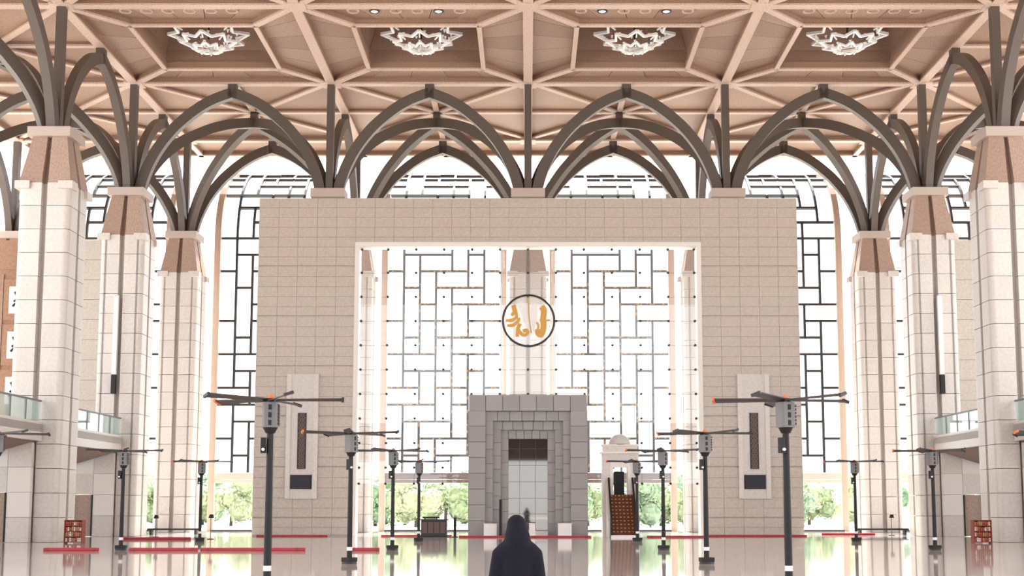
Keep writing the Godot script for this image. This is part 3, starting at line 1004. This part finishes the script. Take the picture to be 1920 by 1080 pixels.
# ------------------------------------------------------------------ pole fans
func build_fans() -> void:
	var o := thing("pole_fan", "tall black pole fan with grey motor head and flat blades on the marble floor", "fan", Vector3.ZERO, 0.0, "pole fans")
	put(o, "base_plate", cyl(0.22, 0.20, 0.06, 24), "charcoal", Vector3(0, 0.03, 0))
	put(o, "base_box", bx(0.38, 0.12, 0.26), "black", Vector3(0, 0.12, 0))
	put(o, "pole", cyl(0.075, 0.062, 2.9, 20), "black", Vector3(0, 1.6, 0))
	put(o, "pole_band", cyl(0.078, 0.078, 0.10, 20), "white", Vector3(0, 0.42, 0))
	put(o, "control_box", bx(0.10, 0.30, 0.12), "black", Vector3(-0.12, 2.78, 0.04))
	put(o, "control_knob", cyl(0.03, 0.03, 0.05, 10), "white", Vector3(-0.12, 2.7, 0.12), Vector3(PI / 2, 0, 0))
	put(o, "neck", cyl(0.09, 0.15, 0.12, 20), "black", Vector3(0, 3.08, 0))
	var head := put(o, "motor_head", prism([Vector2(-0.15, -0.11), Vector2(-0.11, -0.15), Vector2(0.11, -0.15), Vector2(0.15, -0.11), Vector2(0.15, 0.11), Vector2(0.11, 0.15), Vector2(-0.11, 0.15), Vector2(-0.15, 0.11)], 3.13, 3.62), "grey")
	for k in 3:
		put(head, "vent_slot", bx(0.06, 0.10, 0.02), "black", Vector3(0.0, 3.22 + k * 0.15, 0.15))
	for k in 6:
		put(head, "cooling_fin", bx(0.03, 0.05, 0.24), "charcoal", Vector3(0.16, 3.2 + k * 0.07, 0))
	put(o, "hub", cyl(0.14, 0.12, 0.08, 24), "charcoal", Vector3(0, 3.66, 0))
	put(o, "hub_cap", cyl(0.08, 0.03, 0.07, 16), "orange", Vector3(0, 3.735, 0))
	for k in 5:
		var a := TAU * k / 5.0
		var st := start()
		var d0 := 0.12
		var d1 := 1.38
		hull_into(st, [Vector3(d0, 3.70, -0.07), Vector3(d0, 3.66, 0.07), Vector3(d0, 3.64, 0.07), Vector3(d0, 3.68, -0.07)], [Vector3(d1, 3.725, -0.09), Vector3(d1, 3.665, 0.09), Vector3(d1, 3.645, 0.09), Vector3(d1, 3.705, -0.09)])
		var b := put(o, "blade", st.commit(), "blade", Vector3.ZERO, Vector3(0, a, 0))
		put(b, "blade_tip", bx(0.05, 0.06, 0.19), "orange" if k == 2 else "charcoal", Vector3(d1 + 0.01, 3.685, 0), Vector3(0.32, 0, 0))
	var spots := []
	for k in 4:
		for s in [-1, 1]:
			spots.append([s * 5.02, 24.4 + 11.2 * k])
			if k > 0:
				spots.append([s * 15.06, 24.4 + 11.2 * k])
	var turns := [0.12, 0.35, 1.0, 0.6, 0.2, 0.9, 0.5, 0.05, 0.75, 0.3, 1.1, 0.45, 0.65, 0.15]
	for k in spots.size():
		var at := Vector3(spots[k][0], 0, -spots[k][1])
		var f := o
		if k == 0:
			o.position = at
			o.rotation.y = turns[0]
		else:
			f = copy(o, at, turns[k], "pole_fan")
		var row := int(round((spots[k][1] - 24.4) / 11.2))
		if absf(spots[k][0]) < 8.0:
			f.set_meta("label", ["black pole fan of the pair standing closest to the hooded person", "black pole fan of the second pair between hooded person and prayer niche", "black pole fan of the third pair between hooded person and prayer niche", "black pole fan of the pair closest to prayer niche and pulpit"][row])
		else:
			f.set_meta("label", ["", "black pole fan beside the gallery with only part of it in view", "black pole fan standing before the big column in line with the portal", "black pole fan standing before the column between two lattice windows"][row])

# ------------------------------------------------------------------ chandeliers
func build_chandeliers() -> void:
	var o := thing("chandelier", "star shaped crystal chandelier in the coffer row above the open hall", "chandelier", Vector3.ZERO, 0.0, "coffer chandeliers")
	# origin at its lowest point
	put(o, "stem", cyl(0.05, 0.05, 3.3, 10), "charcoal", Vector3(0, 2.3, 0))
	put(o, "ceiling_rose", cyl(0.2, 0.4, 0.12, 20), "charcoal", Vector3(0, 3.94, 0))
	for t in [[2.12, 0.95, 0.085], [1.50, 0.55, 0.075], [0.85, 0.2, 0.06]]:
		var st := start()
		var pts := []
		for k in 16:
			var a := TAU * k / 16.0
			var r: float = t[0] * (1.0 if k % 2 == 0 else 0.72)
			pts.append(Vector3(cos(a) * r, t[1] + (0.0 if k % 2 == 0 else -0.12), sin(a) * r))
		for k in 16:
			bar_into(st, pts[k], pts[(k + 1) % 16], t[2] * 1.6, t[2] * 1.6)
		put(o, "star_ring", st.commit(), "crystal")
		for k in 8:
			var st2 := start()
			bar_into(st2, pts[k * 2], pts[k * 2] * Vector3(0.72, 1, 0.72) + Vector3(0, -0.2, 0), t[2] * 0.8, t[2] * 0.8)
			put(o, "star_arm", st2.commit(), "crystal")
	var cry := start()
	var r2 := RandomNumberGenerator.new()
	r2.seed = 12
	for k in 40:
		var a := r2.randf() * TAU
		var r := 0.35 + 1.35 * sqrt(r2.randf())
		var y := 0.05 + r * 0.42 + r2.randf() * 0.2
		var c := Vector3(cos(a) * r, y, sin(a) * r)
		var h := 0.10 + r2.randf() * 0.1
		hull_into(cry, [c + Vector3(-0.06, 0, -0.06), c + Vector3(0.06, 0, -0.06), c + Vector3(0.06, 0, 0.06), c + Vector3(-0.06, 0, 0.06)],
			[c + Vector3(-0.01, -h, -0.01), c + Vector3(0.01, -h, -0.01), c + Vector3(0.01, -h, 0.01), c + Vector3(-0.01, -h, 0.01)])
	var cm := put(o, "crystal_drops", cry.commit(), "crystal")
	cm.set_meta("kind", "stuff")
	var first := true
	for k in [0, 1]:
		for i in range(-2, 2):
			var p := ceil_pt(i + 0.5, k + 0.5)
			var at := Vector3(p.x, 25.36, p.y)
			if first:
				o.position = at
				first = false
			else:
				var cc := copy(o, at, 0.0 if k else 0.2, "chandelier")
				if k == 1:
					cc.set_meta("label", "star shaped crystal chandelier in a coffer lit by two small downlights" if i == -1 or i == 0 else "star shaped crystal chandelier in the coffer beside a tall ribbed column")
			var l := OmniLight3D.new()
			l.name = "chandelier_glow"
			l.position = at + Vector3(0, -0.5, 0)
			l.light_color = Color(1.0, 0.96, 0.92)
			l.light_energy = 0.7
			l.light_size = 0.6
			l.omni_range = 90.0
			l.omni_attenuation = 2.0
			l.shadow_enabled = true
			add_child(l, true)

# ------------------------------------------------------------------ loose things on the floor
func roll(x0: float, x1: float, d: float, label: String, r := 0.058) -> void:
	var o := thing("carpet_roll", label, "carpet roll", Vector3((x0 + x1) * 0.5, 0, -d), 0.0, "red carpet rolls")
	put(o, "roll", cyl(r, r, x1 - x0, 14), "red", Vector3(0, r, 0), Vector3(0, 0, PI / 2))
	for e in [-1, 1]:
		put(o, "binding_tape", cyl(r + 0.004, r + 0.004, 0.08, 14), "wood_red", Vector3(e * (x1 - x0) * 0.42, r, 0), Vector3(0, 0, PI / 2))

func build_furniture() -> void:
	var far_label := "thin rolled red carpet on the floor along the portal wall"
	for q in [[-14.6, -10.8], [-7.9, -4.1], [-3.6, -0.2], [0.1, 3.3], [6.2, 9.2], [9.7, 15.0]]:
		roll(q[0], q[1], 65.9 if absf(q[0]) < 7.9 else 68.0, far_label, 0.045)
	var near_label := "rolled red carpet on open floor between pole fans"
	for q in [[-17.6, -15.6], [-14.5, -12.0], [-11.9, -8.1], [-6.4, -5.4]]:
		roll(q[0], q[1], 46.0, near_label)
	roll(-19.8, -16.4, 61.5, "rolled red carpet lying beside the first big column", 0.06)
	roll(16.6, 19.6, 71.4, "rolled red carpet lying near the lattice window columns", 0.06)
	# bookshelves
	for s in [-1, 1]:
		var o := thing("bookshelf", "small red-brown wooden shelf of books beside a stone column", "bookshelf", Vector3(s * 19.8, 0, -55.2), 0.0, "red-brown bookshelves")
		for e in [-1, 1]:
			slab(o, "side_board", "wood_red", Vector3(e * 0.36, 0, 0.2), Vector3(e * 0.40, 1.02, -0.2))
		slab(o, "back_board", "wood_red", Vector3(-0.36, 0.04, -0.17), Vector3(0.36, 1.0, -0.2))
		for k in 5:
			slab(o, "shelf", "wood_red", Vector3(-0.36, 0.05 + k * 0.235, 0.19), Vector3(0.36, 0.08 + k * 0.235, -0.17))
		for k in 4:
			for b in 8:
				var bk := thing("book", "small book with pale or dark red spine in the red-brown bookshelf", "book", Vector3(s * 19.8 - 0.305 + b * 0.087, 0.081 + k * 0.235, -55.1), 0.0, "books in the red-brown shelves")
				var h := 0.15 + rng.randf() * 0.04
				var col: String = ["wood_red", "trim", "red", "wood"][rng.randi() % 4]
				slab(bk, "cover", col, Vector3(-0.035, 0, 0.06), Vector3(0.035, h, -0.1))
				slab(bk, "spine_band", "gold" if col != "trim" else "wood_red", Vector3(-0.03, h * 0.6, 0.058), Vector3(0.03, h * 0.72, 0.064))
	# dark lectern box
	var l := thing("lectern_box", "low dark carved wooden box lectern beside the prayer niche", "lectern", Vector3(-5.0, 0, -67.4))
	slab(l, "body", "charcoal", Vector3(-0.68, 0.06, -0.35), Vector3(0.68, 0.88, 0.35))
	slab(l, "plinth", "black", Vector3(-0.72, 0, -0.38), Vector3(0.72, 0.06, 0.38))
	slab(l, "top_board", "black", Vector3(-0.74, 0.88, -0.4), Vector3(0.74, 0.93, 0.4))
	for k in 4:
		slab(l, "carved_panel", "transom_brown", Vector3(-0.62 + k * 0.32, 0.2, 0.35), Vector3(-0.36 + k * 0.32, 0.78, 0.37))
	slab(l, "book_rest", "black", Vector3(-0.62, 0.98, -0.1), Vector3(0.26, 1.06, 0.18))
	for x in [-0.5, 0.14]:
		slab(l, "rest_foot", "black", Vector3(x - 0.03, 0.93, 0.0), Vector3(x + 0.03, 0.98, 0.08))
	# slim dark posts by the niche
	for q in [[-3.85, 1.0, "short dark post standing beside the dark lectern box"], [-1.45, 1.95, "tall slim dark loudspeaker post in front of the prayer niche"]]:
		var p := thing("slim_post", q[2], "post", Vector3(q[0], 0, -66.6))
		put(p, "foot", cyl(0.16, 0.14, 0.04, 16), "black", Vector3(0, 0.02, 0))
		put(p, "shaft", bx(0.14, q[1] - 0.04, 0.12), "black", Vector3(0, 0.02 + q[1] * 0.5, 0))
		put(p, "cap", bx(0.16, 0.03, 0.14), "charcoal", Vector3(0, q[1] + 0.015, 0))
	# white blocks before the niche
	for q in [[-2.0, 0.34, 0.68, "white pedestal block beside the slim post before the prayer niche"], [1.95, 0.36, 0.70, "white pedestal block alone on its side of the prayer niche"], [0.22, 0.16, 0.70, "narrow white pedestal in the middle of the prayer niche"]]:
		var b := thing("white_pedestal", q[3], "pedestal", Vector3(q[0], 0, -67.1))
		slab(b, "block", "white", Vector3(-q[1], 0.03, -0.25), Vector3(q[1], q[2], 0.25))
		slab(b, "foot", "trim", Vector3(-q[1] + 0.03, 0, -0.22), Vector3(q[1] - 0.03, 0.03, 0.22))
		slab(b, "top", "trim", Vector3(-q[1] - 0.02, q[2], -0.27), Vector3(q[1] + 0.02, q[2] + 0.03, 0.27))
	# thin stands with small black heads near the facade
	for q in [[-15.7, 62.5, 1.06], [-19.6, 66.5, 1.0], [20.2, 70.2, 1.0]]:
		var p := thing("microphone_stand", "thin stand with a small black head on the floor near the lattice windows", "stand", Vector3(q[0], 0, -q[1]), 0.0, "thin black-headed stands")
		put(p, "foot", cyl(0.18, 0.16, 0.03, 16), "black", Vector3(0, 0.015, 0))
		put(p, "rod", cyl(0.018, 0.018, q[2] - 0.03, 8), "charcoal", Vector3(0, q[2] * 0.5, 0))
		put(p, "head", prism([Vector2(-0.11, -0.08), Vector2(0.13, -0.1), Vector2(0.13, 0.1), Vector2(-0.11, 0.08)], q[2] - 0.02, q[2] + 0.16, [Vector2(-0.05, -0.05), Vector2(0.1, -0.08), Vector2(0.1, 0.08), Vector2(-0.05, 0.05)]), "black")
	# low benches at the facade
	for s in [-1, 1]:
		var b := thing("low_bench", "low black bench standing before the lattice window columns", "bench", Vector3(s * 20.6, 0, -73.5), 0.0, "low black benches")
		slab(b, "seat", "black", Vector3(-1.5, 0.24, -0.25), Vector3(1.5, 0.34, 0.25))
		for x in [-1.3, 1.3]:
			slab(b, "leg", "charcoal", Vector3(x - 0.06, 0, -0.2), Vector3(x + 0.06, 0.24, 0.2))

# ------------------------------------------------------------------ the person
func cap(p: Vector3, a: Vector3, b: Vector3, ra: float, rb: float, sc := Vector3.ONE) -> float:
	p = a + (p - a) / sc
	var ab := b - a
	var t := clampf((p - a).dot(ab) / ab.length_squared(), 0.0, 1.0)
	return ((p - a) - ab * t).length() - lerpf(ra, rb, t)

func smin(a: float, b: float, k: float) -> float:
	var h := clampf(0.5 + 0.5 * (b - a) / k, 0.0, 1.0)
	return lerpf(b, a, h) - k * h * (1.0 - h)

func robe_field(p: Vector3) -> float:
	var hood := cap(p, Vector3(-0.01, 1.405, 0.0), Vector3(0, 1.24, 0.01), 0.105, 0.142, Vector3(1, 1, 1.1))
	hood = smin(hood, cap(p, Vector3(0, 1.26, 0.03), Vector3(0, 1.19, 0.04), 0.135, 0.145), 0.03)
	var body := cap(p, Vector3(-0.13, 1.10, 0.01), Vector3(0.13, 1.10, 0.01), 0.11, 0.11)
	body = smin(body, cap(p, Vector3(0, 1.03, 0), Vector3(0, 0.55, 0), 0.195, 0.25, Vector3(1, 1, 0.72)), 0.06)
	body = smin(body, cap(p, Vector3(0, 0.55, 0), Vector3(0, 0.22, 0), 0.25, 0.33, Vector3(1, 1, 0.78)), 0.06)
	for s in [-1, 1]:
		var arm := cap(p, Vector3(s * 0.205, 1.07, 0.0), Vector3(s * 0.245, 0.78, 0.03), 0.078, 0.082)
		arm = minf(arm, cap(p, Vector3(s * 0.245, 0.78, 0.03), Vector3(s * 0.06, 0.88, -0.24), 0.078, 0.06))
		body = smin(body, arm, 0.025)
	var fold := 0.006 * sin(p.x * 46.0 + sin(p.y * 5.0) * 1.5) * clampf((1.05 - p.y) * 2.0, 0.0, 1.0)
	var d := smin(hood, body, 0.035) + fold
	# the face opening is a hollow at the front of the hood
	d = maxf(d, -cap(p, Vector3(0, 1.36, -0.13), Vector3(0, 1.26, -0.14), 0.06, 0.06))
	return maxf(d, 0.015 - p.y)

func face_field(p: Vector3) -> float:
	var d := cap(p, Vector3(0, 1.36, -0.055), Vector3(0, 1.27, -0.06), 0.068, 0.05)
	d = smin(d, cap(p, Vector3(0, 1.345, -0.12), Vector3(0, 1.312, -0.138), 0.008, 0.013), 0.012)
	d = smin(d, cap(p, Vector3(-0.018, 1.285, -0.112), Vector3(0.018, 1.285, -0.112), 0.006, 0.006), 0.006)
	for s in [-1, 1]:
		d = maxf(d, -cap(p, Vector3(s * 0.026, 1.345, -0.128), Vector3(s * 0.034, 1.345, -0.124), 0.012, 0.010))
	return d

func hand_field(p: Vector3) -> float:
	# palm at the origin, fingers along +x
	var d := cap(p, Vector3(0, 0, 0), Vector3(0.05, 0, 0), 0.024, 0.03, Vector3(1, 1.2, 0.6))
	for k in 4:
		var y := 0.027 - k * 0.018
		var l: float = [0.062, 0.07, 0.066, 0.05][k]
		var f := cap(p, Vector3(0.06, y, 0), Vector3(0.06 + l * 0.5, y, 0.004), 0.009, 0.0085)
		f = minf(f, cap(p, Vector3(0.06 + l * 0.5, y, 0.004), Vector3(0.06 + l, y * 0.95, 0.018), 0.0085, 0.0075))
		d = smin(d, f, 0.006)
	var th := cap(p, Vector3(0.005, 0.03, 0.004), Vector3(0.032, 0.056, 0.012), 0.012, 0.010)
	th = minf(th, cap(p, Vector3(0.032, 0.056, 0.012), Vector3(0.06, 0.062, 0.018), 0.010, 0.008))
	return smin(d, th, 0.008)

# surface nets
func nets(field: Callable, lo: Vector3, hi: Vector3, cell: float) -> Mesh:
	var nx := int((hi.x - lo.x) / cell) + 2
	var ny := int((hi.y - lo.y) / cell) + 2
	var nz := int((hi.z - lo.z) / cell) + 2
	var v := PackedFloat32Array()
	v.resize(nx * ny * nz)
	for i in nx:
		for j in ny:
			for k in nz:
				v[(i * ny + j) * nz + k] = field.call(lo + Vector3(i, j, k) * cell)
	var idx := PackedInt32Array()
	idx.resize(nx * ny * nz)
	idx.fill(-1)
	var pos := PackedVector3Array()
	for i in nx - 1:
		for j in ny - 1:
			for k in nz - 1:
				var c := PackedFloat32Array()
				var neg := 0
				for e in 8:
					var q := v[((i + (e & 1)) * ny + j + ((e >> 1) & 1)) * nz + k + (e >> 2)]
					c.append(q)
					if q < 0.0:
						neg += 1
				if neg == 0 or neg == 8:
					continue
				var sum := Vector3.ZERO
				var cnt := 0
				for e in 8:
					for ax in [1, 2, 4]:
						if e & ax:
							continue
						var g: int = e | ax
						if (c[e] < 0.0) != (c[g] < 0.0):
							var t := c[e] / (c[e] - c[g])
							var pa := Vector3(e & 1, (e >> 1) & 1, e >> 2)
							var pb := Vector3(g & 1, (g >> 1) & 1, g >> 2)
							sum += pa.lerp(pb, t)
							cnt += 1
				idx[(i * ny + j) * nz + k] = pos.size()
				pos.append(lo + (Vector3(i, j, k) + sum / cnt) * cell)
	var st := start()
	st.set_smooth_group(0)
	for p in pos:
		st.add_vertex(p)
	for i in range(1, nx - 1):
		for j in range(1, ny - 1):
			for k in range(1, nz - 1):
				var a := v[(i * ny + j) * nz + k] < 0.0
				for ax in 3:
					var di := 1 if ax == 0 else 0
					var dj := 1 if ax == 1 else 0
					var dk := 1 if ax == 2 else 0
					var b := v[((i + di) * ny + j + dj) * nz + k + dk] < 0.0
					if a == b:
						continue
					var u := Vector3i(0, 1, 0) if ax == 0 else (Vector3i(0, 0, 1) if ax == 1 else Vector3i(1, 0, 0))
					var w := Vector3i(0, 0, 1) if ax == 0 else (Vector3i(1, 0, 0) if ax == 1 else Vector3i(0, 1, 0))
					var q := []
					for o in [Vector3i.ZERO, u, u + w, w]:
						q.append(idx[((i - o.x) * ny + j - o.y) * nz + k - o.z])
					if q.has(-1):
						continue
					if not a:
						q.reverse()
					for t in [0, 2, 1, 0, 3, 2]:
						st.add_index(q[t])
	st.generate_normals()
	return st.commit()

func build_person() -> void:
	var o := thing("person", "person in a hooded dark navy robe standing with their back turned", "person", Vector3(-0.12, 0, -14.2))
	put(o, "robe", nets(robe_field, Vector3(-0.40, -0.03, -0.36), Vector3(0.40, 1.56, 0.32), 0.016), "robe")
	put(o, "face", nets(face_field, Vector3(-0.09, 1.2, -0.17), Vector3(0.09, 1.45, 0.03), 0.006), "skin")
	var hm := nets(hand_field, Vector3(-0.05, -0.06, -0.04), Vector3(0.15, 0.09, 0.06), 0.004)
	put(o, "hand", hm, "skin", Vector3(-0.05, 0.885, -0.285), Vector3(0, 0.2, 0.1))
	put(o, "hand", hm, "skin", Vector3(0.06, 0.90, -0.32), Vector3(PI, PI - 0.2, 0.1))

# ------------------------------------------------------------------ outside
func build_outside() -> void:
	var g := structure("ground", "pale paved terrace outside the hall")
	slab(g, "paving", "paving", Vector3(-160, -0.5, 60), Vector3(160, -0.1, -84.5))
	slab(g, "paving", "paving", Vector3(-160, -0.5, -84.5), Vector3(160, -0.02, -260))
	var kinds := []
	for k in 3:
		var st := start()
		var r := RandomNumberGenerator.new()
		r.seed = 50 + k
		var blobs := []
		for b in 9:
			blobs.append([Vector3(r.randf_range(-1.5, 1.5), r.randf_range(0.9, 3.2), r.randf_range(-1.2, 1.2)), r.randf_range(0.75, 1.15)])
		for n in 1500:
			var b: Array = blobs[r.randi() % 9]
			var d := Vector3(r.randfn(), r.randfn(), r.randfn()).normalized()
			var p: Vector3 = b[0] + d * b[1] * r.randf_range(0.75, 1.08)
			var u := Vector3(r.randfn(), r.randfn(), r.randfn()).normalized()
			var w := u.cross(d).normalized() * r.randf_range(0.10, 0.2)
			u = w.cross(d).normalized() * r.randf_range(0.10, 0.2)
			face(st, [p - w, p - u * 0.5, p + w, p + u], p - d)
		var core := start()
		for b in blobs:
			var c: Vector3 = b[0]
			var rr: float = b[1] * 0.8
			for e in 10:
				for f in 6:
					var q := func(e2, f2): return c + Vector3(cos(TAU * e2 / 10.0) * sin(PI * f2 / 6.0), cos(PI * f2 / 6.0), sin(TAU * e2 / 10.0) * sin(PI * f2 / 6.0)) * rr
					if f == 0:
						face(core, [q.call(e, 0), q.call(e, 1), q.call(e + 1, 1)], c)
					elif f == 5:
						face(core, [q.call(e, 5), q.call(e, 6), q.call(e + 1, 5)], c)
					else:
						face(core, [q.call(e, f), q.call(e, f + 1), q.call(e + 1, f + 1), q.call(e + 1, f)], c)
		kinds.append([st.commit(), core.commit()])
	var labels := ["leafy green tree beyond the lattice windows", "bluish green leafy tree beyond the lattice windows", "pale yellowish green tree beyond the lattice windows"]
	var r3 := RandomNumberGenerator.new()
	r3.seed = 77
	for n in 48:
		var k := r3.randi() % 3
		var row := n % 3
		var x := -45.0 + int(n / 3.0) * 6.0 + row * 2.0 + r3.randf_range(-0.3, 0.3)
		var o := thing("leafy_tree", labels[k], "tree", Vector3(x, -0.02, -101.0 - row * 6.0), r3.randf() * TAU, "trees outside")
		o.scale = Vector3.ONE * r3.randf_range(0.92, 1.08) * (1.0 + 0.12 * row)
		put(o, "trunk", cyl(0.14, 0.08, 2.0, 8), "bark", Vector3(0, 1.0, 0))
		put(o, "crown", kinds[k][0], "leaf_%d" % k)
		put(o, "inner_crown", kinds[k][1], "leaf_%d" % k)
